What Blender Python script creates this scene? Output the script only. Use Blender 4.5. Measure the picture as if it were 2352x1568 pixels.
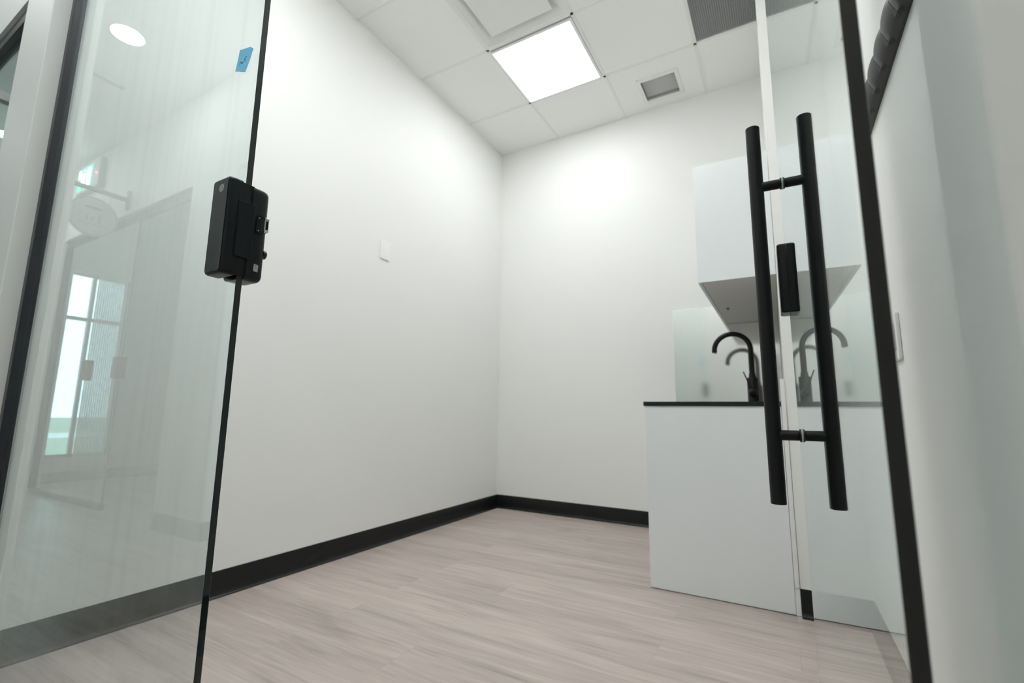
import bpy, bmesh, math, random
from mathutils import Vector, Matrix

for o in list(bpy.data.objects):
    bpy.data.objects.remove(o, do_unlink=True)
S = bpy.context.scene
C = S.collection

# ------------------------------------------------------------------ camera
FPX = 1068.2
yaw, pitch, roll = 0.52349098, 0.15142304, 0.0125483
fwd = Vector((-math.sin(yaw) * math.cos(pitch), math.cos(yaw) * math.cos(pitch), math.sin(pitch)))
rt = Vector((math.cos(yaw), math.sin(yaw), 0))
up = rt.cross(fwd)
r2 = math.cos(roll) * rt + math.sin(roll) * up
u2 = -math.sin(roll) * rt + math.cos(roll) * up
cam_d = bpy.data.cameras.new('camera')
cam = bpy.data.objects.new('camera', cam_d)
C.objects.link(cam)
m = Matrix((r2, u2, -fwd)).transposed().to_4x4()
m.translation = Vector((0, 0, 0.85))
cam.matrix_world = m
cam_d.sensor_width = 36
cam_d.lens = 36 * FPX / 2352
cam_d.clip_start = 0.02
cam_d.dof.use_dof = True
cam_d.dof.focus_distance = 0.88
cam_d.dof.aperture_fstop = 4.5
S.camera = cam

# ------------------------------------------------------------------ world, exposure
w = bpy.data.worlds.new('sky')
S.world = w
w.use_nodes = True
bg = w.node_tree.nodes['Background']
bg.inputs[0].default_value = (0.62, 0.92, 1.0, 1)
bg.inputs[1].default_value = 5.0
S.view_settings.view_transform = 'Standard'
S.view_settings.look = 'None'
S.view_settings.exposure = 0.39
S.view_settings.gamma = 1
S.view_settings.use_curve_mapping = False
S.cycles.max_bounces = 22
S.cycles.diffuse_bounces = 6
S.cycles.glossy_bounces = 8
S.cycles.transmission_bounces = 20
S.cycles.use_denoising = True
PANEL = 10.6      # emission of the room's flat panels
DOWN = 78.0       # emission of the corridor downlights

# ------------------------------------------------------------------ materials
def mat(name, col, rough=0.5, metal=0.0, spec=0.5, coat=0.0):
    m = bpy.data.materials.new(name)
    m.use_nodes = True
    b = m.node_tree.nodes['Principled BSDF']
    b.inputs['Base Color'].default_value = (*col, 1)
    b.inputs['Roughness'].default_value = rough
    b.inputs['Metallic'].default_value = metal
    b.inputs['Specular IOR Level'].default_value = spec
    b.inputs['Coat Weight'].default_value = coat
    b.inputs['Coat Roughness'].default_value = 0.03
    return m

def noise_bump(m, scale, strength, dist=0.002):
    nt = m.node_tree
    b = nt.nodes['Principled BSDF']
    tc = nt.nodes.new('ShaderNodeTexCoord')
    n = nt.nodes.new('ShaderNodeTexNoise')
    n.inputs['Scale'].default_value = scale
    n.inputs['Detail'].default_value = 3
    bp = nt.nodes.new('ShaderNodeBump')
    bp.inputs['Strength'].default_value = strength
    bp.inputs['Distance'].default_value = dist
    nt.links.new(tc.outputs['Object'], n.inputs['Vector'])
    nt.links.new(n.outputs['Fac'], bp.inputs['Height'])
    nt.links.new(bp.outputs['Normal'], b.inputs['Normal'])
    return m

def emit(name, col, s):
    m = bpy.data.materials.new(name)
    m.use_nodes = True
    nt = m.node_tree
    nt.nodes.clear()
    e = nt.nodes.new('ShaderNodeEmission')
    e.inputs[0].default_value = (*col, 1)
    e.inputs[1].default_value = s
    o = nt.nodes.new('ShaderNodeOutputMaterial')
    nt.links.new(e.outputs[0], o.inputs[0])
    return m

M = {}
M['wall'] = noise_bump(mat('painted_wall', (0.83, 0.835, 0.815), 0.55, spec=0.3), 350, 0.06)
M['tile'] = noise_bump(mat('ceiling_tile', (0.89, 0.895, 0.885), 0.9, spec=0.1), 500, 0.15)
M['tbar'] = mat('ceiling_grid', (0.82, 0.82, 0.81), 0.5)
M['white_paint'] = mat('white_metal', (0.82, 0.82, 0.81), 0.4)
M['plate'] = mat('white_plastic', (0.86, 0.86, 0.85), 0.3)
M['gloss_white'] = mat('gloss_white_laminate', (0.80, 0.83, 0.84), 0.16, spec=0.5)
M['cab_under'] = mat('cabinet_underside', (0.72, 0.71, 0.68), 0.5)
M['splash'] = mat('mirror', (0.95, 0.96, 0.95), 0.085, 0.93)
M['counter'] = mat('black_laminate', (0.012, 0.016, 0.016), 0.4, spec=0.3)
M['black'] = mat('black_powdercoat', (0.008, 0.008, 0.009), 0.42, spec=0.22)
M['blackgloss'] = mat('black_gloss', (0.006, 0.009, 0.010), 0.08, spec=0.4)
M['blacksat'] = mat('black_satin_case', (0.006, 0.008, 0.009), 0.28, spec=0.25)
M['rackblack'] = mat('black_painted_rack', (0.045, 0.046, 0.047), 0.42)
M['faucet'] = mat('matte_black_faucet', (0.009, 0.009, 0.009), 0.34, spec=0.25)
M['base'] = mat('black_vinyl_base', (0.009, 0.010, 0.010), 0.27, spec=0.3)
M['frame'] = mat('dark_anodised_frame', (0.022, 0.025, 0.032), 0.35)
M['steel'] = mat('steel', (0.6, 0.6, 0.6), 0.25, 1.0)
M['chrome'] = mat('chrome', (0.8, 0.8, 0.8), 0.12, 1.0)
M['washer'] = mat('clear_washer', (0.35, 0.45, 0.43), 0.2)
M['grille'] = mat('grey_grille', (0.55, 0.56, 0.56), 0.6)
M['duct'] = mat('duct_dark', (0.05, 0.05, 0.055), 0.8)
M['duct_grey'] = mat('duct_grey_liner', (0.45, 0.46, 0.46), 0.8)
M['label'] = mat('grey_sticker', (0.32, 0.33, 0.34), 0.5)
M['print'] = mat('label_print', (0.72, 0.72, 0.72), 0.5)
M['ink'] = mat('marker_ink', (0.13, 0.04, 0.16), 0.5)
M['sinksteel'] = mat('sink_steel', (0.5, 0.5, 0.5), 0.3, 1.0)
M['signwhite'] = mat('sign_white', (0.60, 0.60, 0.59), 0.4)
M['signgrey'] = mat('sign_grey', (0.25, 0.26, 0.26), 0.5)
M['blind'] = mat('pale_blind', (0.75, 0.82, 0.85), 0.8)
M['panel_on'] = emit('panel_lens_lit', (0.98, 1.0, 1.005), PANEL)
M['down_on'] = emit('downlight_lens_lit', (0.97, 1.0, 1.0), DOWN)
M['exit_green'] = emit('exit_green_lit', (0.06, 0.55, 0.42), 2.2)
M['exit_white'] = emit('exit_white_lit', (0.85, 1.0, 0.95), 5.0)
M['led_red'] = emit('red_indicator', (1.0, 0.05, 0.05), 12)
mm = M['blind'].node_tree.nodes['Principled BSDF']

# blue masking tape with a fine crepe weave
t = mat('blue_masking_tape', (0.20, 0.62, 0.93), 0.6, spec=0.3)
noise_bump(t, 900, 0.3, 0.0005)
M['tape'] = t

def glass(name, dens, smudge=0.0):
    m = bpy.data.materials.new(name)
    m.use_nodes = True
    nt = m.node_tree
    nt.nodes.clear()
    g = nt.nodes.new('ShaderNodeBsdfGlass')
    g.inputs['Roughness'].default_value = 0
    g.inputs['IOR'].default_value = 1.52
    g.inputs['Color'].default_value = (0.985, 0.995, 0.99, 1)
    out = nt.nodes.new('ShaderNodeOutputMaterial')
    v = nt.nodes.new('ShaderNodeVolumeAbsorption')
    v.inputs['Color'].default_value = (0.22, 0.63, 0.66, 1)
    v.inputs['Density'].default_value = dens
    nt.links.new(v.outputs[0], out.inputs['Volume'])
    if smudge:
        d = nt.nodes.new('ShaderNodeBsdfDiffuse')
        d.inputs['Color'].default_value = (0.75, 0.78, 0.78, 1)
        mx = nt.nodes.new('ShaderNodeMixShader')
        tc = nt.nodes.new('ShaderNodeTexCoord')
        mp = nt.nodes.new('ShaderNodeMapping')
        mp.inputs['Scale'].default_value = (75, 1, 0.9)
        n = nt.nodes.new('ShaderNodeTexNoise')
        n.inputs['Scale'].default_value = 1.0
        n.inputs['Detail'].default_value = 4
        r = nt.nodes.new('ShaderNodeMapRange')
        r.inputs['From Min'].default_value = 0.50
        r.inputs['From Max'].default_value = 0.80
        r.inputs['To Max'].default_value = smudge
        nt.links.new(tc.outputs['Object'], mp.inputs[0])
        nt.links.new(mp.outputs[0], n.inputs['Vector'])
        nt.links.new(n.outputs['Fac'], r.inputs['Value'])
        nt.links.new(r.outputs[0], mx.inputs[0])
        nt.links.new(g.outputs[0], mx.inputs[1])
        nt.links.new(d.outputs[0], mx.inputs[2])
        nt.links.new(mx.outputs[0], out.inputs['Surface'])
    else:
        nt.links.new(g.outputs[0], out.inputs['Surface'])
    return m
M['glass'] = glass('clear_tempered_glass', 7.0)
M['glass_streaked'] = glass('clear_glass_with_streaks', 7.0, 0.05)

def floor_mat():
    m = bpy.data.materials.new('grey_oak_vinyl_plank')
    m.use_nodes = True
    nt = m.node_tree
    L = nt.links.new
    b = nt.nodes['Principled BSDF']
    tc = nt.nodes.new('ShaderNodeTexCoord')
    br = nt.nodes.new('ShaderNodeTexBrick')
    br.inputs['Scale'].default_value = 1.0
    br.inputs['Brick Width'].default_value = 1.22
    br.inputs['Row Height'].default_value = 0.18
    br.inputs['Mortar Size'].default_value = 0.0008
    br.inputs['Mortar Smooth'].default_value = 0.3
    br.inputs['Color1'].default_value = (0, 0, 0, 1)
    br.inputs['Color2'].default_value = (1, 1, 1, 1)
    br.inputs['Mortar'].default_value = (0.5, 0.5, 0.5, 1)
    br.offset = 0.37
    L(tc.outputs['Object'], br.inputs['Vector'])
    sep = nt.nodes.new('ShaderNodeSeparateXYZ')
    L(tc.outputs['Object'], sep.inputs[0])
    # row number shifts the grain so each plank has its own
    rowi = nt.nodes.new('ShaderNodeMath'); rowi.operation = 'DIVIDE'; rowi.inputs[1].default_value = 0.18
    L(sep.outputs['Y'], rowi.inputs[0])
    fl = nt.nodes.new('ShaderNodeMath'); fl.operation = 'FLOOR'
    L(rowi.outputs[0], fl.inputs[0])
    sh = nt.nodes.new('ShaderNodeMath'); sh.operation = 'MULTIPLY'; sh.inputs[1].default_value = 3.71
    L(fl.outputs[0], sh.inputs[0])
    sx = nt.nodes.new('ShaderNodeMath'); sx.operation = 'ADD'
    L(sep.outputs['X'], sx.inputs[0]); L(sh.outputs[0], sx.inputs[1])
    bc = nt.nodes.new('ShaderNodeMath'); bc.operation = 'MULTIPLY'; bc.inputs[1].default_value = 5.0
    L(br.outputs['Color'], bc.inputs[0])
    comb = nt.nodes.new('ShaderNodeCombineXYZ')
    L(sx.outputs[0], comb.inputs[0]); L(sep.outputs['Y'], comb.inputs[1]); L(bc.outputs[0], comb.inputs[2])
    def grain(sxx, syy, detail, dist):
        mp = nt.nodes.new('ShaderNodeMapping')
        mp.inputs['Scale'].default_value = (sxx, syy, 1)
        L(comb.outputs[0], mp.inputs[0])
        n = nt.nodes.new('ShaderNodeTexNoise')
        n.inputs['Scale'].default_value = 1
        n.inputs['Detail'].default_value = detail
        n.inputs['Distortion'].default_value = dist
        L(mp.outputs[0], n.inputs['Vector'])
        return n
    g1 = grain(1.1, 11, 4, 0.9)
    g2 = grain(5, 90, 6, 0.3)
    g3 = grain(2.2, 26, 3, 1.4)
    cr = nt.nodes.new('ShaderNodeValToRGB')
    cr.color_ramp.elements[0].position = 0.30
    cr.color_ramp.elements[0].color = (0.300, 0.252, 0.226, 1)
    cr.color_ramp.elements[1].position = 0.66
    cr.color_ramp.elements[1].color = (0.600, 0.520, 0.475, 1)
    e = cr.color_ramp.elements.new(0.47)
    e.color = (0.468, 0.398, 0.362, 1)
    a = nt.nodes.new('ShaderNodeMath'); a.operation = 'MULTIPLY_ADD'; a.inputs[1].default_value = 0.30
    L(g2.outputs['Fac'], a.inputs[0])
    c2 = nt.nodes.new('ShaderNodeMath'); c2.operation = 'MULTIPLY_ADD'; c2.inputs[1].default_value = 0.45
    c3 = nt.nodes.new('ShaderNodeMath'); c3.operation = 'MULTIPLY'; c3.inputs[1].default_value = 0.25
    L(g3.outputs['Fac'], c3.inputs[0])
    L(g1.outputs['Fac'], c2.inputs[0]); L(c3.outputs[0], c2.inputs[2])
    L(c2.outputs[0], a.inputs[2])
    L(a.outputs[0], cr.inputs[0])
    # plank to plank variation
    hv = nt.nodes.new('ShaderNodeHueSaturation')
    vr = nt.nodes.new('ShaderNodeMapRange')
    vr.inputs['To Min'].default_value = 0.93
    vr.inputs['To Max'].default_value = 1.06
    L(br.outputs['Color'], vr.inputs['Value'])
    L(vr.outputs[0], hv.inputs['Value'])
    L(cr.outputs[0], hv.inputs['Color'])
    mx = nt.nodes.new('ShaderNodeMix'); mx.data_type = 'RGBA'
    mf = nt.nodes.new('ShaderNodeMath'); mf.operation = 'MULTIPLY'; mf.inputs[1].default_value = 0.35
    L(br.outputs['Fac'], mf.inputs[0])
    L(mf.outputs[0], mx.inputs['Factor'])
    L(hv.outputs[0], mx.inputs[6])
    mx.inputs[7].default_value = (0.17, 0.145, 0.13, 1)
    L(mx.outputs[2], b.inputs['Base Color'])
    b.inputs['Roughness'].default_value = 0.42
    b.inputs['Specular IOR Level'].default_value = 0.4
    return m
M['floor'] = floor_mat()

g = mat('lawn', (0.20, 0.25, 0.17), 0.9)
M['lawn'] = noise_bump(g, 20, 0.4, 0.02)
M['grit'] = mat('pale_concrete', (0.45, 0.45, 0.44), 0.8)

# ------------------------------------------------------------------ mesh helpers
def box(bm, x0, x1, y0, y1, z0, z1):
    vs = [bm.verts.new((x, y, z)) for x in (x0, x1) for y in (y0, y1) for z in (z0, z1)]
    idx = [(0, 1, 3, 2), (4, 6, 7, 5), (0, 4, 5, 1), (2, 3, 7, 6), (0, 2, 6, 4), (1, 5, 7, 3)]
    fs = [bm.faces.new([vs[i] for i in f]) for f in idx]
    return vs, fs

def mb():
    return bmesh.new()

def obj(name, bm, m, parent=None, bevel=0.0, seg=2, smooth=False, loc=None):
    bmesh.ops.recalc_face_normals(bm, faces=bm.faces)
    me = bpy.data.meshes.new(name)
    bm.to_mesh(me)
    bm.free()
    ms = m if isinstance(m, (list, tuple)) else [m]
    for x in ms:
        me.materials.append(M[x] if isinstance(x, str) else x)
    o = bpy.data.objects.new(name, me)
    C.objects.link(o)
    if parent:
        o.parent = parent
    if loc:
        o.location = loc
    if bevel:
        bv = o.modifiers.new('edge', 'BEVEL')
        bv.width = bevel
        bv.segments = seg
        bv.limit_method = 'ANGLE'
        bv.angle_limit = math.radians(50)
        bv.harden_normals = True
        smooth = True
    if smooth:
        for p in me.polygons:
            p.use_smooth = True
        if not bevel:
            ws = o.modifiers.new('normals', 'EDGE_SPLIT')
            ws.split_angle = math.radians(40)
    return o

def bxo(name, m, dims, parent=None, bevel=0.0, seg=2):
    b = mb()
    box(b, *dims)
    return obj(name, b, m, parent, bevel, seg)

def thing(name, label, cat, loc=(0, 0, 0), rotz=0, group=None):
    o = bpy.data.objects.new(name, None)
    o.empty_display_size = 0.05
    C.objects.link(o)
    o.location = loc
    o.rotation_euler = (0, 0, rotz)
    o['label'] = label
    o['category'] = cat
    if group:
        o['group'] = group
    return o

def struct(o, label=None):
    o['kind'] = 'structure'
    if label:
        o['label'] = label
    return o

def tag(o, label, cat, group=None):
    o['label'] = label
    o['category'] = cat
    if group:
        o['group'] = group
    return o

def tube(bm, pts, rads, n=20, caps=True):
    pts = [Vector(p) for p in pts]
    if not isinstance(rads, (list, tuple)):
        rads = [rads] * len(pts)
    rings = []
    T = (pts[1] - pts[0]).normalized()
    ref = Vector((0, 0, 1)) if abs(T.z) < 0.9 else Vector((1, 0, 0))
    N = T.cross(ref).normalized()
    for i, p in enumerate(pts):
        if i == 0: t = pts[1] - pts[0]
        elif i == len(pts) - 1: t = pts[-1] - pts[-2]
        else: t = (pts[i + 1] - p).normalized() + (p - pts[i - 1]).normalized()
        t.normalize()
        N = (N - t * N.dot(t)).normalized()
        B = t.cross(N)
        rings.append([bm.verts.new(p + rads[i] * (math.cos(a) * N + math.sin(a) * B))
                      for a in [2 * math.pi * k / n for k in range(n)]])
    for a, b in zip(rings, rings[1:]):
        for k in range(n):
            bm.faces.new((a[k], a[(k + 1) % n], b[(k + 1) % n], b[k]))
    if caps:
        bm.faces.new(rings[0]); bm.faces.new(rings[-1])
    return rings

def tubo(name, m, pts, rads, parent=None, n=24):
    b = mb()
    tube(b, pts, rads, n)
    return obj(name, b, m, parent, smooth=True)

def rrect(w, h, r, n=6):
    """rounded rectangle outline centred on 0, list of (u, v)"""
    out = []
    for cx, cy, a0 in ((w / 2 - r, h / 2 - r, 0), (-w / 2 + r, h / 2 - r, 90), (-w / 2 + r, -h / 2 + r, 180), (w / 2 - r, -h / 2 + r, 270)):
        for k in range(n + 1):
            a = math.radians(a0 + 90 * k / n)
            out.append((cx + r * math.cos(a), cy + r * math.sin(a)))
    return out

def prism(bm, outline, f0, f1):
    """extrude an outline between two mapping functions (u,v)->xyz"""
    a = [bm.verts.new(f0(u, v)) for u, v in outline]
    b = [bm.verts.new(f1(u, v)) for u, v in outline]
    n = len(a)
    for i in range(n):
        bm.faces.new((a[i], a[(i + 1) % n], b[(i + 1) % n], b[i]))
    bm.faces.new(a)
    bm.faces.new(b)

# ------------------------------------------------------------------ key dimensions
XL, YB, HC = -2.295, 3.74, 3.43
XR, YN = 0.282, 2.483            # near right wall, plane of the cabinet ends
XN = 0.018                       # corner of the nib behind the kitchenette
GF, GB = 0.476, 0.488            # glass front and back faces
PF, PB = 0.413, 0.530            # partition faces
YO = -0.79                       # face of the wall across the corridor

# ------------------------------------------------------------------ room shell
b = mb(); box(b, -10, 3.0, PB, 4.2, -0.12, 0.0); box(b, -7.4, 3.0, YO - 0.13, PB, -0.12, 0.0); box(b, -7.32, 3.0, -2.32, YO - 0.13, -0.12, 0.0)
struct(obj('floor', b, 'floor'), 'grey-beige oak plank floor running under the glass front')
struct(bxo('wall_left', 'wall', (-2.415, XL, PB, YB + 0.1, 0, HC)), 'off-white left wall behind the glass')
struct(bxo('wall_back', 'wall', (XL, 0.45, YB, YB + 0.12, 0, HC)), 'off-white back wall')
struct(bxo('wall_right', 'wall', (XR, XR + 0.15, PB, YN, 0, HC)), 'off-white wall right of the door')
struct(bxo('wall_kitchenette', 'wall', (XN, 0.44, YN, YB, 0, HC)), 'short wall standing out beside the kitchenette')

# suspended ceiling of the room: tiles with holes where fittings sit
gx = [XL, -1.675, -1.025, -0.365, 0.29]
gy = [PB, 1.20, 1.85, 2.50, 3.155, YB]
holes = {(1, 3), (1, 2), (3, 3), (1, 0), (2, 0)}
b = mb()
for i in range(4):
    for j in range(5):
        if (i, j) in holes:
            continue
        if (i, j) == (2, 4):   # tile cut out for the small vent
            X0, X1, Y0, Y1 = gx[i], gx[i + 1], gy[j], gy[j + 1]
            a0, a1, c0, c1 = -0.815, -0.537, 3.36, 3.62
            for q in ((X0, a0, Y0, Y1), (a1, X1, Y0, Y1), (a0, a1, Y0, c0), (a0, a1, c1, Y1)):
                box(b, *q, HC, HC + 0.02)
            continue
        x1 = gx[i + 1]
        box(b, gx[i], x1, gy[j], gy[j + 1], HC, HC + 0.02)
struct(obj('ceiling', b, 'tile'), 'suspended ceiling of white square tiles')
b = mb()
for x in gx[1:4]:
    box(b, x - 0.011, x + 0.011, PB, YB, HC - 0.004, HC + 0.018)
for y in gy[1:5]:
    box(b, XL, XR, y - 0.011, y + 0.011, HC - 0.004, HC + 0.018)
struct(obj('trim_1', b, 'tbar', bevel=0.0015), 'white ceiling grid bars')
b = mb(); box(b, -7.4, 3.0, YO - 0.13, PB, HC, HC + 0.05); box(b, -7.32, 3.0, -2.32, YO - 0.13, HC, HC + 0.05)
struct(obj('ceiling_corridor', b, 'tile'), 'plain ceiling over the corridor')
struct(bxo('ceiling_void', 'duct', (XL - 0.2, 0.6, PB, YB + 0.1, HC + 0.35, HC + 0.37)), 'slab above the ceiling tiles')
b = mb()
box(b, XL - 0.1, XL, PB, YB, HC, HC + 0.36); box(b, XR, XR + 0.1, PB, YB, HC, HC + 0.36)
box(b, XL, XR, YB, YB + 0.1, HC, HC + 0.36); box(b, XL, XR, PB - 0.05, PB, HC, HC + 0.36)
struct(obj('wall_plenum', b, 'duct'), 'walls above the ceiling tiles')

# glass front partition
struct(bxo('wall_front_header', 'wall', (-2.34, 0.135, PF, PB, 2.66, HC)), 'wall above the glass front')
struct(bxo('wall_front_left', 'wall', (-2.34, -2.03, PF, PB, 0, HC), bevel=0.004), 'white pier left of the glass front')
struct(bxo('wall_front_right', 'wall', (0.135, 3.0, PF, PB, 0, HC), bevel=0.006), 'white jamb wall right of the glass door')
# corridor side
b = mb()
box(b, -7.4, 3.0, YO - 0.13, YO, 2.61, HC)          # header over the openings opposite
box(b, -3.97, -3.33, -2.2, YO, 0, 2.61)            # block between the two openings
box(b, -2.20, 3.0, YO - 0.13, YO, 0, 2.61)
box(b, -7.4, -6.62, YO - 0.13, YO, 0, 2.61)
struct(obj('wall_opposite', b, 'wall'), 'wall across the corridor, seen mirrored in the glass')
struct(bxo('wall_corridor_end', 'wall', (2.4, 2.5, YO, PF, 0, HC)), 'end wall of the corridor')
struct(bxo('wall_opposite_back', 'wall', (-7.32, 3.0, -2.32, -2.20, 0, HC)), 'back wall of the unit across the corridor')
b = mb()   # window wall of the unit opposite
wy0, wy1, wz0, wz1 = -1.66, -1.02, 0.27, 2.46
box(b, -7.32, -7.2, -2.2, wy0, 0, HC); box(b, -7.32, -7.2, wy1, YO - 0.13, 0, HC)
box(b, -7.32, -7.2, wy0, wy1, 0, wz0); box(b, -7.32, -7.2, wy0, wy1, wz1, HC)
struct(obj('wall_opposite_left', b, 'wall'), 'window wall of the unit across the corridor')
b = mb()
for y in (wy0, -1.325, wy1 - 0.035):
    box(b, -7.30, -7.24, y, y + 0.035, wz0, wz1)
for z in (wz0, 1.88, wz1 - 0.035):
    box(b, -7.30, -7.24, wy0, wy1, z, z + 0.04)
wn = struct(obj('window_1', b, 'frame'), 'dark framed window of the unit across the corridor')
bxo('pane', 'glass', (-7.275, -7.268, wy0, wy1, wz0, wz1), wn)
bl = mb()
n = 14
for k in range(n):
    y = wy0 + 0.03 + k * (0.30 / n)
    box(bl, -7.235, -7.228, y, y + 0.016, wz0, wz1)
tag(obj('vertical_blind', bl, 'blind'), 'pale vertical blind in the window reflected in the left glass', 'blind')
struct(bxo('ground', 'lawn', (-60, -7.4, -30, 25, -0.35, -0.15)), 'green lawn outside the window')
struct(bxo('path', 'grit', (-24, -20, -30, 25, -0.15, -0.13)), 'pale path across the lawn')

# next unit to the left of the pier, same plane as our front
struct(bxo('wall_next_header', 'wall', (-10, -2.34, PF + 0.03, PB, 2.46, HC)), 'wall above the next glass front')
struct(bxo('wall_next_back', 'wall', (-10, -2.415, 3.2, 3.3, 0, HC)), 'back wall of the next unit')
struct(bxo('wall_corridor_left', 'wall', (-7.5, -7.4, YO - 0.13, PF + 0.03, 0, HC)), 'far end wall of the corridor')
struct(bxo('wall_next_left', 'wall', (-10.1, -10, PF, 4.2, 0, HC)), 'side wall of the next unit')
struct(bxo('ceiling_next', 'tile', (-10, -2.415, PB, 3.3, HC, HC + 0.05)), 'ceiling of the next unit')
nf = thing('glass_partition', 'dark framed glass front left of the white pier, at the photo edge', 'glass partition', (-2.34, 0.47, 0))
def rel(o, dims):
    return (dims[0] - o.location.x, dims[1] - o.location.x, dims[2] - o.location.y, dims[3] - o.location.y, dims[4] - o.location.z, dims[5] - o.location.z)
bxo('frame', 'frame', rel(nf, (-6.2, -2.345, 0.455, 0.50, 2.405, 2.455)), nf)
bxo('post', 'frame', rel(nf, (-2.375, -2.345, 0.455, 0.50, 0, 2.405)), nf)
bxo('sill', 'frame', rel(nf, (-6.2, -2.375, 0.455, 0.50, 0, 0.05)), nf)
bxo('pane', 'glass', rel(nf, (-6.2, -2.375, GF, GB, 0.05, 2.405)), nf)
dc = thing('door_closer', 'grey closer arm showing left of the white pier near the top', 'door closer', (-2.62, 0.40, 2.05))
bxo('arm', 'grille', (-0.02, 0.02, -0.06, 0.075, 0, 0.035), dc, 0.003)
bxo('slot', 'black', (-0.012, 0.012, -0.03, 0.03, -0.002, 0.004), dc)

# ------------------------------------------------------------------ baseboards (black vinyl cove)
def cove(name, p0, p1, nrm, h=0.115, label=None):
    """profile swept from p0 to p1, nrm = direction pointing into the room"""
    prof = [(0, 0), (0.020, 0), (0.020, 0.002), (0.010, 0.007), (0.0045, 0.018), (0.003, 0.03), (0.003, h - 0.003), (0.0015, h), (0, h)]
    b = mb()
    nx, ny = nrm
    rows = []
    for p in (p0, p1):
        rows.append([b.verts.new((p[0] + nx * d, p[1] + ny * d, z)) for d, z in prof])
    n = len(prof)
    for i in range(n):
        b.faces.new((rows[0][i], rows[0][(i + 1) % n], rows[1][(i + 1) % n], rows[1][i]))
    b.faces.new(rows[0]); b.faces.new(rows[1])
    o = obj(name, b, 'base', smooth=True)
    struct(o, label)
    return o
cove('baseboard_left', (XL, PB), (XL, YB), (1, 0), label='black baseboard of the left wall')
cove('baseboard_back', (XL, YB), (-0.60, YB), (0, -1), label='black baseboard of the back wall')
cove('baseboard_kitchenette', (XN, YN), (XR, YN), (0, -1), label='black baseboard right of the cabinet')
cove('baseboard_right', (XR, PB), (XR, YN), (-1, 0), label='black baseboard of the right wall')
cove('baseboard_opposite', (-3.97, YO), (-3.33, YO), (0, 1), label='black baseboard across the corridor')
cove('baseboard_block', (-3.33, -2.2), (-3.33, YO), (1, 0), label='black baseboard on the block side')
cove('baseboard_window', (-7.2, -2.2), (-7.2, YO - 0.13), (1, 0), label='black baseboard under the window')
cove('baseboard_rear', (-7.2, -2.2), (-3.97, -2.2), (0, 1), label='black baseboard in the unit opposite')
cove('baseboard_corridor', (3.0, PF), (0.135, PF), (0, -1), label='black baseboard of the jamb wall')

# ------------------------------------------------------------------ left fixed glass with its post
fp = thing('fixed_glass_panel', 'tall clear fixed glass panel on the left, with dark exposed edge', 'glass panel', (-0.878, GF, 0))
bxo('glass_pane', 'glass_streaked', rel(fp, (-2.006, -0.878, GF, GB, 0.012, 2.61)), fp, 0.0008, 1)
bxo('side_channel', 'frame', rel(fp, (-2.03, -2.003, 0.458, 0.498, 0.0, 2.66)), fp, 0.002)
bxo('top_channel', 'frame', rel(fp, (-2.003, -0.878, 0.466, 0.498, 2.61, 2.66)), fp, 0.002)
bxo('bottom_channel', 'frame', rel(fp, (-2.003, -0.878, 0.470, 0.494, 0.0, 0.012)), fp)

# blue tape with a scribble, stuck on the corridor face of the glass
def onglass(x, z, d):
    return (x, GF - d, z)
b = mb()
tp = [(-0.9535, 1.607), (-0.944, 1.6045), (-0.915, 1.5985), (-0.9035, 1.5905), (-0.9025, 1.588), (-0.906, 1.5835), (-0.911, 1.570), (-0.919, 1.553), (-0.9245, 1.544),
      (-0.935, 1.548), (-0.950, 1.555), (-0.9625, 1.5595), (-0.9600, 1.574), (-0.9565, 1.590)]
prism(b, tp, lambda u, v: onglass(u, v, 0.0001), lambda u, v: onglass(u, v, 0.0006))
tape = obj('masking_tape', b, 'tape', loc=None)
tag(tape, 'torn piece of blue masking tape with a marker scribble on the glass', 'tape')
TX = lambda x, y: ((x - 205) / (880 - 205), (1210 - y) / (1210 - 350))
def tape_pt(x, y):
    # place scribble with a bilinear map over the four tape corners (px of the close-up)
    import itertools
    tl, tr, br_, bl_ = (-0.9535, 1.607), (-0.9025, 1.588), (-0.9245, 1.544), (-0.9625, 1.5595)
    v = (1200 - y) / 820.0
    xl = 210 + (385 - 210) * v
    xr = 580 + (870 - 580) * v
    u = (x - xl) / (xr - xl)
    a = [bl_[i] + (br_[i] - bl_[i]) * u for i in (0, 1)]
    c = [tl[i] + (tr[i] - tl[i]) * u for i in (0, 1)]
    return (a[0] + (c[0] - a[0]) * v, GF - 0.0006, a[1] + (c[1] - a[1]) * v)
b = mb()
for st in ([(640, 625), (605, 660), (565, 715), (545, 765), (585, 748), (592, 780), (560, 815)],
           [(528, 825), (490, 872), (447, 915), (462, 880), (480, 845), (430, 890), (412, 860), (436, 822)],
           [(400, 830), (388, 895), (370, 945), (384, 1000)]):
    tube(b, [tape_pt(*p) for p in st], 0.00045, 6)
obj('scribble', b, 'ink', tape)

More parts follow.
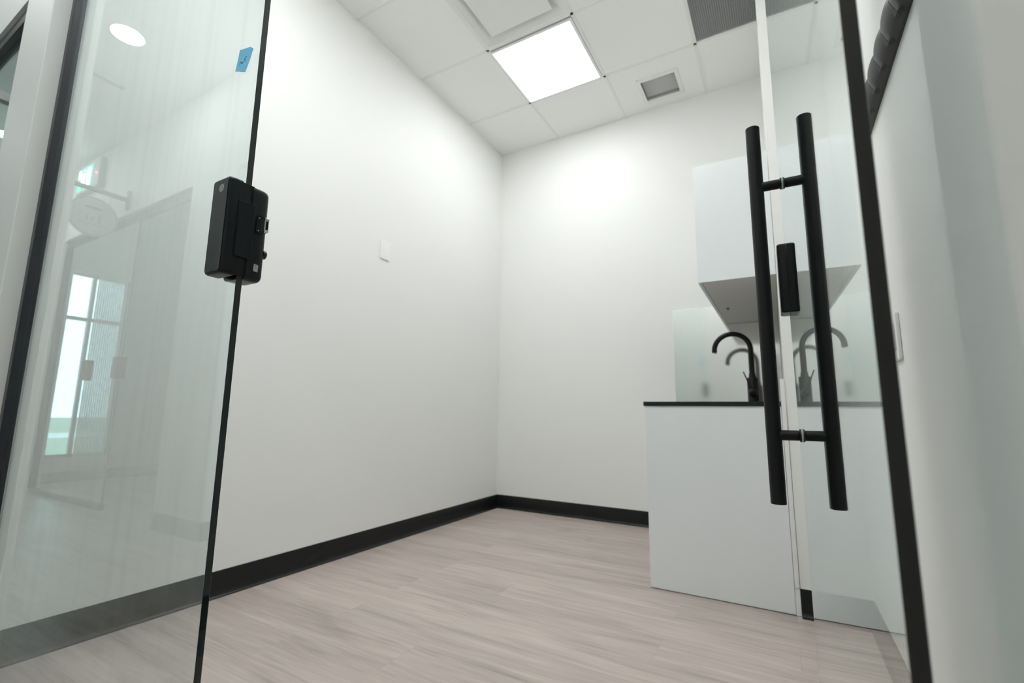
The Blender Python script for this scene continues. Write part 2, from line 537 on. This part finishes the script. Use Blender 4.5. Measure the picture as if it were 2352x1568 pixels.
# ------------------------------------------------------------------ electronic lock on the fixed glass edge
def lock_body(parent, y0, y1, x0, x1, z0, z1, rc, taper, m, name):
    """rounded case between y0 (near the glass) and y1 (outer face)"""
    b = mb()
    W, H = x1 - x0, z1 - z0
    cx, cz = (x0 + x1) / 2, (z0 + z1) / 2
    steps = [(0, 0.0), (0.55, 0.0), (0.8, 0.12), (0.93, 0.45), (1.0, 1.0)]
    rings = []
    for f, k in steps:
        y = y0 + (y1 - y0) * f
        w, h = W - 2 * taper * k, H - 2 * taper * k
        rings.append([b.verts.new((cx + u, y, cz + v)) for u, v in rrect(w, h, max(rc - taper * k * 0.6, 0.003))])
    n = len(rings[0])
    for a, c in zip(rings, rings[1:]):
        for i in range(n):
            b.faces.new((a[i], a[(i + 1) % n], c[(i + 1) % n], c[i]))
    b.faces.new(rings[0]); b.faces.new(rings[-1])
    return obj(name, b, m, parent, smooth=True)

LX, LZ0, LZ1 = -0.874, 1.098, 1.288
lk = thing('glass_door_lock', 'glossy black electronic lock clamped on the edge of the left glass panel', 'lock', (LX, GF, LZ0))
def L(x0, x1, y0, y1, z0, z1):
    return (x0 - LX, x1 - LX, y0 - GF, y1 - GF, z0 - LZ0, z1 - LZ0)
lock_body(lk, 0.470 - GF, 0.4445 - GF, -0.058, 0.0, 0.0, 0.190, 0.007, 0.003, 'blacksat', 'outer_case')
lock_body(lk, 0.4895 - GF, 0.523 - GF, -0.060, 0.001, -0.003, 0.188, 0.012, 0.004, 'blacksat', 'inner_case')
bxo('gasket', 'black', (-0.055, -0.003, 0.469 - GF, 0.0, 0.004, 0.186), lk)
bxo('rear_gasket', 'black', (-0.055, -0.003, GB - GF, 0.4905 - GF, 0.004, 0.184), lk)
# glossy keypad face
b = mb()
prism(b, rrect(0.050, 0.182, 0.006), lambda u, v: (u - 0.029, 0.4450 - GF, v + 0.095), lambda u, v: (u - 0.029, 0.4432 - GF, v + 0.095))
kp = obj('keypad_face', b, 'blackgloss', lk, bevel=0.0007)
kp['label'] = 'mirror-gloss black touch face'
b = mb()
ring = [(0.0075 * math.cos(a), 0.0075 * math.sin(a)) for a in [2 * math.pi * k / 40 for k in range(41)]]
tube(b, [(-0.0245 + u, 0.4431 - GF, 0.168 + v) for u, v in ring[:-1]] + [(-0.0245 + ring[0][0], 0.4431 - GF, 0.168)], 0.0005, 6)
obj('sensor_ring', b, 'steel', kp)
b = mb()
prism(b, [(0.0068 * math.cos(2 * math.pi * k / 32), 0.0068 * math.sin(2 * math.pi * k / 32)) for k in range(32)],
      lambda u, v: (u - 0.0245, 0.4433 - GF, 0.168 + v), lambda u, v: (u - 0.0245, 0.4429 - GF, 0.168 + v))
obj('fingerprint_sensor', b, 'signgrey', kp)
# clamp over the glass edge and the latch
bxo('edge_clamp', 'blacksat', L(-0.8779, -0.8715, 0.464, 0.497, 1.135, 1.246), lk, 0.0012)
bxo('edge_liner', 'black', L(-0.8779, -0.8755, 0.468, 0.492, 1.10, 1.284), lk)
b = mb()
prism(b, rrect(0.015, 0.036, 0.004), lambda u, v: (0.0008, 0.5075 - GF + u, v + 0.112), lambda u, v: (0.0035, 0.5075 - GF + u, v + 0.112))
lp = obj('latch_plate', b, 'blackgloss', lk, smooth=True)
lp['label'] = 'dark grey latch plate with small screws'
for dz in (-0.013, 0.013):
    tubo('screw', 'steel', [(0.003, 0.5045 - GF, 0.112 + dz), (0.0042, 0.5045 - GF, 0.112 + dz)], 0.0012, lp, 10)
b = mb()
box(b, 0.003, 0.011, 0.512 - GF, 0.5135 - GF, 0.096, 0.128)
box(b, 0.003, 0.011, 0.519 - GF, 0.5205 - GF, 0.098, 0.126)
box(b, 0.0095, 0.011, 0.512 - GF, 0.5205 - GF, 0.098, 0.103)
box(b, 0.0095, 0.011, 0.512 - GF, 0.5205 - GF, 0.121, 0.126)
obj('latch_bolt', b, 'chrome', lk, bevel=0.0004)['label'] = 'chrome latch loop'
b = mb()
tube(b, [(-0.010, 0.5225 - GF, 0.058), (-0.010, 0.530 - GF, 0.058)], [0.010, 0.0085], 24)
obj('thumb_turn', b, 'blacksat', lk, smooth=True)
st = bxo('sticker', 'label', (0.0010, 0.0013, 0.5035 - GF, 0.5125 - GF, 0.017, 0.028), lk)
st['label'] = 'small grey sticker with white capitals'
# capitals along the top of the sticker
b = mb()
def stroke(pts, s=0.00075, y0=0.0, z0=0.0):
    tube(b, [(0.0012, y0 + u * 0.0026, z0 + v * 0.0032) for u, v in pts], 0.00035, 5)
yy, zz = 0.5040 - GF, 0.0282
stroke([(1, 1), (0.2, 1), (0, 0.75), (0.2, 0.5), (0.8, 0.5), (1, 0.25), (0.8, 0), (0, 0)], y0=yy, z0=zz)
stroke([(0, 1), (1, 1)], y0=yy + 0.0031, z0=zz - 0.0003); stroke([(0.5, 1), (0.5, 0)], y0=yy + 0.0031, z0=zz - 0.0003)
stroke([(0, 0), (0.5, 1), (1, 0)], y0=yy + 0.0060, z0=zz - 0.0006); stroke([(0.25, 0.4), (0.75, 0.4)], y0=yy + 0.0060, z0=zz - 0.0006)
obj('lettering', b, 'print', st)

# ------------------------------------------------------------------ open glass door (local x across the glass, local y along it)
TH = math.radians(1.25)
DY0, DLEN = 0.368, 0.989
dx0 = 0.062 - math.tan(TH) * DY0
dr = thing('glass_door', 'open frameless clear glass door at the right with thick green edge', 'glass door', (dx0, DY0, 0), TH)
bxo('glass_leaf', 'glass', (0, 0.010, 0, DLEN, 0.010, 2.60), dr, 0.0007, 1)
for nm, z0, z1 in (('lower_pivot_patch', 0.0102, 0.06), ('upper_pivot_patch', 2.55, 2.6)):
    bb = mb()
    box(bb, -0.012, -0.0002, 0.0, 0.16, z0, z1); box(bb, 0.0102, 0.022, 0.0, 0.16, z0, z1)
    obj(nm, bb, 'black', dr, bevel=0.002)
# pull handle through the glass
hy = (1.235 - DY0) / math.cos(TH)
ph = thing('pull_handle', 'long black tubular pull handle pair bolted through the glass door', 'handle',
           (dx0 - math.sin(TH) * hy + 0.005, DY0 + math.cos(TH) * hy, 0.656), TH)
del ph['category']; del ph['label']
ph.parent = None
OFF = 0.060
Z0, Z1 = 0.656, 1.564
for nm, s in (('near_bar', -1), ('far_bar', 1)):
    b = mb()
    zt = Z1 - 0.656
    tube(b, [(s * OFF, 0, 0.0), (s * OFF, 0, 0.0006), (s * OFF, 0, zt - 0.0006), (s * OFF, 0, zt)], [0.0153, 0.0159, 0.0159, 0.0153], 40)
    obj(nm, b, 'black', ph, smooth=True)
for z in (0.807 - 0.656, 1.405 - 0.656):
    for s in (-1, 1):
        b = mb()
        tube(b, [(s * (OFF - 0.006), 0, z), (s * 0.0122, 0, z)], 0.0115, 28)
        tube(b, [(s * 0.0124, 0, z), (s * 0.0122, 0, z), (s * 0.0092, 0, z), (s * 0.0068, 0, z)], [0.0098, 0.0100, 0.0140, 0.0142], 28)
        po = obj('post', b, 'black', ph, smooth=True)
        tubo('washer', 'washer', [(s * 0.0068, 0, z), (s * 0.0052, 0, z)], 0.0140, po, 28)
tag(ph, 'long black tubular pull handles joined by two posts through the glass door', 'handle')

# strike box clamped over the free edge of the door
sy = DLEN - 0.030
sk = thing('strike_box', 'slim black lock keeper clamped on the far edge of the glass door', 'lock keeper',
           (dx0 - math.sin(TH) * sy, DY0 + math.cos(TH) * sy, 1.101), TH)
def half(s, nm):
    b = mb()
    steps = [(0, 0), (0.7, 0), (0.9, 0.4), (1, 1)]
    rings = []
    for f, k in steps:
        x = (0.005 + s * (0.0052 + 0.0195 * f))
        rings.append([b.verts.new((x, 0.003 + u, 0.088 + v)) for u, v in rrect(0.060 - 0.004 * k, 0.176 - 0.004 * k, 0.005)])
    n = len(rings[0])
    for a, c in zip(rings, rings[1:]):
        for i in range(n):
            b.faces.new((a[i], a[(i + 1) % n], c[(i + 1) % n], c[i]))
    b.faces.new(rings[0]); b.faces.new(rings[-1])
    return obj(nm, b, 'blacksat', sk, smooth=True)
half(-1, 'front_case'); half(1, 'rear_case')
bxo('edge_cover', 'blacksat', (-0.010, 0.020, 0.0305, 0.034, 0.004, 0.172), sk, 0.001)

# ------------------------------------------------------------------ kitchenette
bc = thing('base_cabinet', 'white gloss kitchenette base cabinet under the thin black worktop', 'cabinet', (-0.31, 3.1, 0))
def R(x0, x1, y0, y1, z0, z1):
    return (x0 + 0.31, x1 + 0.31, y0 - 3.1, y1 - 3.1, z0, z1)
b = mb()
box(b, *R(-0.600, 0.010, 2.505, 2.523, 0.10, 0.893)); box(b, *R(-0.600, 0.010, 3.70, 3.718, 0.10, 0.893))
box(b, *R(-0.600, 0.010, 2.523, 3.70, 0.10, 0.118)); box(b, *R(0.0, 0.010, 2.523, 3.70, 0.118, 0.893))
obj('body', b, 'gloss_white', bc)
bxo('end_panel', 'gloss_white', R(-0.622, -0.0035, 2.485, 2.503, 0.004, 0.893), bc, 0.0008, 1)
bxo('plinth', 'gloss_white', R(-0.56, -0.545, 2.505, 3.72, 0.0, 0.10), bc)
bxo('filler_strip', 'white_paint', R(-0.002, 0.0165, 2.476, 2.503, 0.118, 1.018), bc, 0.001, 1)
bxo('filler_foot', 'gloss_white', R(-0.0025, 0.0165, 2.484, 2.503, 0.002, 0.117), bc)
for k in range(2):
    y0 = 2.506 + k * 0.608
    d = bxo('door', 'gloss_white', R(-0.622, -0.603, y0, y0 + 0.605, 0.105, 0.888), bc, 0.001, 1)
b = mb()
sx0, sx1, sy0, sy1 = -0.52, -0.215, 3.02, 3.50
for q in ((-0.630, sx0, YN - 0.004, YB - 0.001), (sx1, -0.003, YN - 0.004, YB - 0.001), (sx0, sx1, YN - 0.004, sy0), (sx0, sx1, sy1, YB - 0.001)):
    box(b, *q, 0.8935, 0.915)
bmesh.ops.remove_doubles(b, verts=b.verts, dist=1e-5)
wt = obj('worktop', b, 'counter')
tag(wt, 'thin black worktop running back from the cabinet end to the rear wall', 'worktop')
sb = thing('sink', 'steel undermount sink basin set in the black worktop', 'sink', (-0.3675, 3.26, 0.70))
b = mb()
ux0, ux1, uy0, uy1 = sx0 + 0.3675, sx1 + 0.3675, sy0 - 3.26, sy1 - 3.26
t_ = 0.002
box(b, ux0 - t_, ux1 + t_, uy0 - t_, uy1 + t_, 0, t_)
box(b, ux0 - t_, ux0, uy0, uy1, t_, 0.193); box(b, ux1, ux1 + t_, uy0, uy1, t_, 0.193)
box(b, ux0 - t_, ux1 + t_, uy0 - t_, uy0, t_, 0.193); box(b, ux0 - t_, ux1 + t_, uy1, uy1 + t_, t_, 0.193)
obj('bowl', b, 'sinksteel', sb)
tubo('drain', 'chrome', [(0, 0, t_), (0, 0, t_ + 0.003)], 0.04, sb, 28)

uc = thing('wall_cabinet', 'white gloss wall cabinet hanging above the worktop', 'cabinet', (-0.16, 3.1, 1.52))
def U(x0, x1, y0, y1, z0, z1):
    return (x0 + 0.16, x1 + 0.16, y0 - 3.1, y1 - 3.1, z0 - 1.52, z1 - 1.52)
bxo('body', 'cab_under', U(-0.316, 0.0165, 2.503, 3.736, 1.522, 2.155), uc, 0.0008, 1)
bxo('end_panel', 'gloss_white', U(-0.333, 0.0165, 2.485, 2.5025, 1.520, 2.157), uc, 0.0008, 1)
for k in range(2):
    y0 = 2.5045 + k * 0.617
    bxo('door', 'gloss_white', U(-0.334, -0.317, y0, y0 + 0.613, 1.519, 2.156), uc, 0.001, 1)
tubo('cable_grommet', 'signgrey', [(-0.256 + 0.16, 3.169 - 3.1, 0.0), (-0.256 + 0.16, 3.169 - 3.1, -0.012)], [0.009, 0.007], uc, 16)

b = mb()
prism(b, [(-0.70, 0.916), (0.0155, 0.916), (0.0155, 1.518), (-0.337, 1.518), (-0.337, 1.66), (-0.70, 1.66)],
      lambda u, v: (u, YB - 0.006, v), lambda u, v: (u, YB - 0.0005, v))
bs = obj('mirror', b, 'splash', None)
tag(bs, 'frameless mirror panel on the rear wall behind the tap', 'mirror')

fx, fy = -0.150, 3.305
fc = thing('faucet', 'matte black gooseneck tap with side lever on the worktop', 'faucet', (fx, fy, 0.915))
b = mb()
tube(b, [(0, 0, 0), (0, 0, 0.003), (0, 0, 0.165), (0, 0, 0.170)], [0.0335, 0.0325, 0.0325, 0.030], 40)
obj('body', b, 'faucet', fc, smooth=True)
tubo('neck_collar', 'faucet', [(0, 0, 0.168), (0, 0, 0.182), (0, 0, 0.185), (0, 0, 0.198)], [0.0215, 0.0215, 0.0195, 0.0195], fc, 30)
pts = [(0, 0, 0.19), (0, 0, 0.27)]
R0 = 0.1065
for k in range(0, 29):
    a = math.radians(186 * k / 28)
    pts.append((-R0 + R0 * math.cos(a), 0, 0.352 + R0 * math.sin(a)))
b = mb()
tube(b, pts, [0.0166] * 2 + [0.0158] * 29, 28)
sp = obj('spout', b, 'faucet', fc, smooth=True)
tubo('aerator', 'signgrey', [(pts[-1][0] + 0.001, 0, pts[-1][2] - 0.001), (pts[-1][0], 0, pts[-1][2] - 0.004)], 0.0125, sp, 20)
# lever boss on the camera side and its thin lever
b = mb()
tube(b, [(0, -0.010, 0.075), (0, -0.032, 0.075), (0, -0.048, 0.075), (0, -0.058, 0.075), (0, -0.063, 0.075)], [0.026, 0.026, 0.0255, 0.020, 0.010], 30)
hb = obj('lever_boss', b, 'faucet', fc, smooth=True)
b = mb()
tube(b, [(-0.016, -0.040, 0.105), (-0.028, -0.043, 0.155), (-0.047, -0.046, 0.207)], [0.005, 0.0042, 0.0034], 14)
obj('lever', b, 'faucet', hb, smooth=True)

# ------------------------------------------------------------------ wall plates
wp = thing('wall_plate', 'small white blank control plate high on the left wall', 'wall plate', (XL, 2.213, 1.94))
b = mb()
prism(b, rrect(0.088, 0.134, 0.006), lambda u, v: (0.0, u, v), lambda u, v: (0.007, u, v))
obj('cover', b, 'plate', wp, bevel=0.0012)
b = mb()
prism(b, rrect(0.050, 0.090, 0.004), lambda u, v: (0.0068, u, v), lambda u, v: (0.0085, u, v))
ins = obj('insert', b, 'plate', wp, bevel=0.0006)
for z in (0.038, 0.0, -0.040):
    tubo('indicator', 'tbar', [(0.008, 0, z), (0.0092, 0, z)], 0.004, ins, 12)
sw = thing('light_switch', 'white light switch on the right wall just past the open door edge', 'light switch', (XR, 1.585, 1.063))
b = mb()
prism(b, rrect(0.080, 0.126, 0.005), lambda u, v: (0.0, u, v), lambda u, v: (-0.0085, u, v))
obj('cover', b, 'plate', sw, bevel=0.0025)
b = mb()
prism(b, rrect(0.036, 0.070, 0.002), lambda u, v: (-0.008, u, v), lambda u, v: (-0.0115 - 0.0015 * (v > 0), u, v))
obj('rocker', b, 'plate', sw, bevel=0.0005)

# ------------------------------------------------------------------ folding hook rail on the right wall
rk = thing('coat_rack', 'black wall rail of folded rounded hooks above the light switch', 'coat rack', (XR, 1.635, 1.68))
N_M, PIT = 11, 0.0925
b = mb()
box(b, -0.006, 0.0, -N_M * PIT - 0.03, 0.0, 0.0, 0.062)
obj('back_rail', b, 'rackblack', rk, bevel=0.001)
y = -0.040
for k in range(N_M):
    b = mb()
    rows = []
    nseg = 8
    for i in range(nseg + 1):
        f = i / nseg
        bul = 0.0045 * math.sin(math.pi * f) ** 0.7 + 0.0005
        yy_ = y - PIT * f * 0.985
        prof = [(-0.0062, 0.000), (-0.0212, 0.0040), (-0.0265 - bul, 0.0165), (-0.0325 - bul, 0.032), (-0.0315 - bul, 0.046), (-0.0200, 0.058), (-0.0062, 0.061)]
        rows.append([b.verts.new((px, yy_, pz)) for px, pz in prof])
    for r0, r1 in zip(rows, rows[1:]):
        for i in range(len(r0)):
            j = (i + 1) % len(r0)
            b.faces.new((r0[i], r0[j], r1[j], r1[i]))
    b.faces.new(rows[0]); b.faces.new(rows[-1])
    hk = obj('folded_hook', b, 'rackblack', rk, smooth=True)
    b = mb()   # diamond shaped finger notch under the joint
    for s in (0,):
        vs = [b.verts.new(p) for p in ((-0.0208, y, 0.0032), (-0.0150, y - 0.015, 0.0012), (-0.009, y, 0.0), (-0.0148, y + 0.015, 0.0012))]
        vt = [b.verts.new((v.co.x, v.co.y, v.co.z + 0.002)) for v in vs]
        b.faces.new(vs); b.faces.new(vt)
        for i in range(4):
            b.faces.new((vs[i], vs[(i + 1) % 4], vt[(i + 1) % 4], vt[i]))
    obj('finger_notch', b, M['duct'], hk)
    y -= PIT

# ------------------------------------------------------------------ ceiling fittings
def rounded_plate(bm, cx, cy, w, h, r, z0, z1):
    prism(bm, rrect(w, h, r), lambda u, v: (cx + u, cy + v, z0), lambda u, v: (cx + u, cy + v, z1))

def panel_light(cx, cy, label):
    t = thing('panel_light', label, 'ceiling light', (cx, cy, HC), group='square ceiling panel lights')
    b = mb()
    for q in ((-0.322, -0.3, -0.322, 0.322), (0.3, 0.322, -0.322, 0.322), (-0.3, 0.3, -0.322, -0.3), (-0.3, 0.3, 0.3, 0.322)):
        box(b, *q, -0.003, 0.03)
    obj('frame', b, 'white_paint', t)
    b = mb()
    rounded_plate(b, 0, 0, 0.606, 0.606, 0.02, 0.001, 0.004)
    obj('lens', b, 'panel_on', t)
    bxo('housing', 'white_paint', (-0.31, 0.31, -0.31, 0.31, 0.03, 0.06), t)
    return t
panel_light(-1.362, 2.848, 'glowing square panel light set in the ceiling, near the centre top')
panel_light(-1.350, 0.865, 'unseen second square panel light added nearer the glass front, above the view')  # unseen, added to keep the front of the room from going dark
panel_light(-0.695, 0.865, 'unseen square panel light added just inside the doorway as room fill')  # added fill for the right wall and jamb, no fitting visible here
panel_light(-5.40, -1.50, 'unseen square panel light added to brighten the unit across the corridor')  # unseen source added to brighten what the left glass reflects
panel_light(-4.60, 1.60, 'unseen square panel light added to brighten the next unit to the left')  # unseen source added to lift the dark interior beyond the pier

ad = thing('air_diffuser', 'white square plaque air diffuser in the ceiling beside the lit panel', 'air diffuser', (-1.35, 2.175, HC))
b = mb()
for q in ((-0.322, -0.300, -0.322, 0.322), (0.300, 0.322, -0.322, 0.322), (-0.3, 0.3, -0.322, -0.300), (-0.3, 0.3, 0.300, 0.322)):
    box(b, *q, -0.003, 0.004)
obj('frame', b, 'white_paint', ad)
b = mb()   # coved throat rising behind the plaque
prev = None
for k, (hw, z) in enumerate(((0.300, 0.0), (0.285, 0.006), (0.262, 0.022), (0.225, 0.045), (0.20, 0.06))):
    cur = [b.verts.new((sx * hw, sy_ * hw, z)) for sx, sy_ in ((-1, -1), (1, -1), (1, 1), (-1, 1))]
    if prev:
        for i in range(4):
            b.faces.new((prev[i], prev[(i + 1) % 4], cur[(i + 1) % 4], cur[i]))
    prev = cur
b.faces.new(prev)
obj('throat', b, 'white_paint', ad, smooth=True)
b = mb()
rounded_plate(b, 0, 0, 0.462, 0.462, 0.004, -0.004, 0.002)
obj('plaque', b, 'white_paint', ad)
for sx in (-1, 1):
    for sy_ in (-1, 1):
        tubo('hanger', 'steel', [(sx * 0.15, sy_ * 0.15, 0.002), (sx * 0.15, sy_ * 0.15, 0.06)], 0.005, ad, 8)

rg = thing('return_grille', 'grey square mesh return air grille in the ceiling at top right', 'air grille', (-0.04, 2.828, HC))
b = mb()
for q in ((-0.320, -0.318, -0.322, 0.322), (0.318, 0.320, -0.322, 0.322), (-0.318, 0.318, -0.322, -0.32), (-0.318, 0.318, 0.320, 0.322)):
    box(b, *q, -0.002, 0.02)
obj('frame', b, 'white_paint', rg)
b = mb()
for k in range(50):
    x = -0.318 + 0.636 * k / 49
    box(b, x - 0.0006, x + 0.0006, -0.32, 0.32, 0.0, 0.012)
    yv = -0.32 + 0.64 * k / 49
    box(b, -0.318, 0.318, yv - 0.0006, yv + 0.0006, 0.0005, 0.0115)
obj('mesh', b, 'grille', rg)
bxo('duct_back', 'duct_grey', (-0.33, 0.33, -0.33, 0.33, 0.10, 0.12), rg)

vg = thing('exhaust_vent', 'small white framed square vent with grey louvres near the rear wall', 'vent', (-0.676, 3.485, HC))
b = mb()
ow, iw = 0.158, 0.128
for q in ((-ow, -iw, -ow, ow), (iw, ow, -ow, ow), (-iw, iw, -ow, -iw + 0.008), (-iw, iw, iw - 0.008, ow)):
    box(b, *q, -0.006, 0.0)
obj('frame', b, 'white_paint', vg, bevel=0.0025)
b = mb()
for k in range(20):
    yv = -0.118 + k * 0.0124
    v = [b.verts.new(p) for p in ((-iw, yv, 0.000), (iw, yv, 0.000), (iw, yv + 0.009, 0.010), (-iw, yv + 0.009, 0.010))]
    v2 = [b.verts.new((p.co.x, p.co.y, p.co.z + 0.001)) for p in v]
    b.faces.new(v); b.faces.new(v2)
    for i in range(4):
        b.faces.new((v[i], v[(i + 1) % 4], v2[(i + 1) % 4], v2[i]))
obj('louvres', b, 'tile', vg)
bxo('duct_back', 'tile', (-iw, iw, -iw + 0.005, iw - 0.005, 0.03, 0.04), vg)

# ------------------------------------------------------------------ corridor things seen mirrored in the left glass, plus added downlights
def downlight(x, y, label):
    t = thing('downlight', label, 'ceiling light', (x, y, HC), group='round corridor downlights')
    b = mb()
    n = 40
    prev = None
    for r, z in ((0.092, 0.0), (0.104, -0.001), (0.106, -0.004), (0.092, -0.006)):
        cur = [b.verts.new((r * math.cos(2 * math.pi * k / n), r * math.sin(2 * math.pi * k / n), z)) for k in range(n)]
        if prev:
            for i in range(n):
                b.faces.new((prev[i], prev[(i + 1) % n], cur[(i + 1) % n], cur[i]))
        prev = cur
    obj('trim_ring', b, 'white_paint', t, smooth=True)
    b = mb()
    prism(b, [(0.092 * math.cos(2 * math.pi * k / n), 0.092 * math.sin(2 * math.pi * k / n)) for k in range(n)],
          lambda u, v: (u, v, -0.0055), lambda u, v: (u, v, -0.002))
    obj('lens', b, 'down_on', t)
downlight(-3.80, -0.20, 'round lit downlight mirrored at the top of the left glass')
downlight(-1.75, -0.20, 'added round corridor downlight to the left behind the viewpoint, unseen')  # added outside the frame to light the corridor
downlight(-0.45, -0.20, 'added round corridor downlight overhead near the doorway, unseen')  # added to brighten the jamb and the wall across the corridor
downlight(0.75, -0.20, 'added round corridor downlight overhead to the right, unseen')  # unseen extra source, added for corridor brightness
downlight(-6.30, -0.20, 'round corridor downlight furthest along, by the exit sign')

ex = thing('exit_sign', 'lit green running figure exit sign mirrored in the left glass', 'exit sign', (-6.03, YO, 3.04))
bxo('housing', 'signwhite', (-0.27, 0.27, 0.0, 0.055, 0, 0.31), ex, 0.004)
fc_ = bxo('green_face', 'exit_green', (-0.24, 0.10, 0.055, 0.058, 0.03, 0.27), ex)
b = mb()
Y_ = 0.0585
def ribbon(pts, wd):
    tube(b, [(u, Y_, v) for u, v in pts], wd, 8)
ribbon([(-0.06, 0.225), (-0.06, 0.2251)], 0.02)
ribbon([(-0.07, 0.195), (-0.09, 0.13)], 0.018)
ribbon([(-0.09, 0.13), (-0.06, 0.10), (-0.075, 0.05)], 0.012)
ribbon([(-0.09, 0.13), (-0.13, 0.10), (-0.165, 0.095)], 0.012)
ribbon([(-0.07, 0.19), (-0.03, 0.165), (-0.01, 0.18)], 0.009)
ribbon([(-0.075, 0.19), (-0.12, 0.185), (-0.14, 0.15)], 0.009)
box(b, 0.0, 0.07, 0.0575, 0.0595, 0.05, 0.24)
box(b, -0.225, -0.18, 0.0575, 0.0595, 0.17, 0.255)
obj('running_figure', b, 'exit_white', fc_)
bxo('indicator', 'led_red', (0.205, 0.222, 0.055, 0.060, 0.135, 0.152), ex)

sg = thing('hanging_sign', 'oval pale sign hung from a grey wall bracket, mirrored in the glass', 'sign', (-5.11, YO, 2.74))
bxo('wall_flange', 'signgrey', (-0.02, 0.02, 0.0, 0.02, -0.09, 0.09), sg, 0.003)
bxo('arm', 'signgrey', (-0.012, 0.012, 0.02, 0.44, -0.018, 0.018), sg, 0.003)
b = mb()
EL = [(0.175 * math.cos(2 * math.pi * k / 48), 0.175 * math.sin(2 * math.pi * k / 48)) for k in range(48)]
prism(b, EL, lambda u, v: (-0.006, 0.24 + u, -0.245 + v), lambda u, v: (0.006, 0.24 + u, -0.245 + v))
bd = obj('board', b, 'signwhite', sg)
b = mb()
for xx in (-0.0065, 0.0065):
    pts = [(xx, 0.24 + 0.95 * u, -0.245 + 0.95 * v) for u, v in EL]
    tube(b, pts + pts[:1], 0.002, 6, caps=False)
    for (u0, v0, u1, v1, r) in ((-0.06, 0.075, 0.05, 0.075, 0.008), (-0.10, -0.07, 0.10, -0.07, 0.002), (0.045, -0.05, 0.045, 0.02, 0.004), (-0.04, -0.05, -0.04, 0.0, 0.003), (-0.01, -0.05, 0.0, 0.0, 0.003)):
        tube(b, [(xx, 0.24 - u0, -0.245 + v0), (xx, 0.24 - u1, -0.245 + v1)], r, 6)
obj('printed_lines', b, 'signgrey', bd)
for dy in (0.14, 0.34):
    tubo('hanger', 'steel', [(0, dy, -0.018), (0, dy, -0.10)], 0.002, sg, 6)

of = thing('glass_partition', 'fixed glass front with dark channels across the corridor, mirrored in the glass', 'glass partition', (-4.98, -0.85, 0))
def O(x0, x1, y0, y1, z0, z1):
    return (x0 + 4.98, x1 + 4.98, y0 + 0.85, y1 + 0.85, z0, z1)
bxo('pane', 'glass', O(-6.60, -4.98, -0.856, -0.844, 0.05, 2.55), of)
bxo('sill', 'frame', O(-6.60, -4.98, -0.87, -0.83, 0.0, 0.05), of)
bxo('top_channel', 'frame', O(-6.60, -3.98, -0.87, -0.83, 2.55, 2.609), of)
bxo('post', 'frame', O(-6.618, -6.575, -0.88, -0.82, 0.05, 2.55), of)
for i, (x, lab) in enumerate(((-4.99, 'dark lock on the free edge of the glass across the corridor'), (-5.66, 'dark lock further along the glass across the corridor'))):
    t = thing('glass_door_lock', lab, 'lock', (x, -0.85, 1.10), group='locks across the corridor')
    bxo('outer_case', 'blacksat', (-0.07, 0.012, 0.0065, 0.035, 0, 0.19), t, 0.006)
    bxo('inner_case', 'blacksat', (-0.07, 0.012, -0.04, -0.0065, 0, 0.19), t, 0.006)
sd = thing('slot_diffuser', 'dark linear slot diffuser in the corridor ceiling, mirrored in the glass', 'air diffuser', (-4.50, -0.32, HC))
bxo('frame', 'white_paint', (-0.045, 0.045, -0.14, 0.125, -0.004, 0.0), sd, 0.001)
bxo('slot', 'grille', (-0.024, 0.024, -0.12, 0.107, -0.006, -0.003), sd)
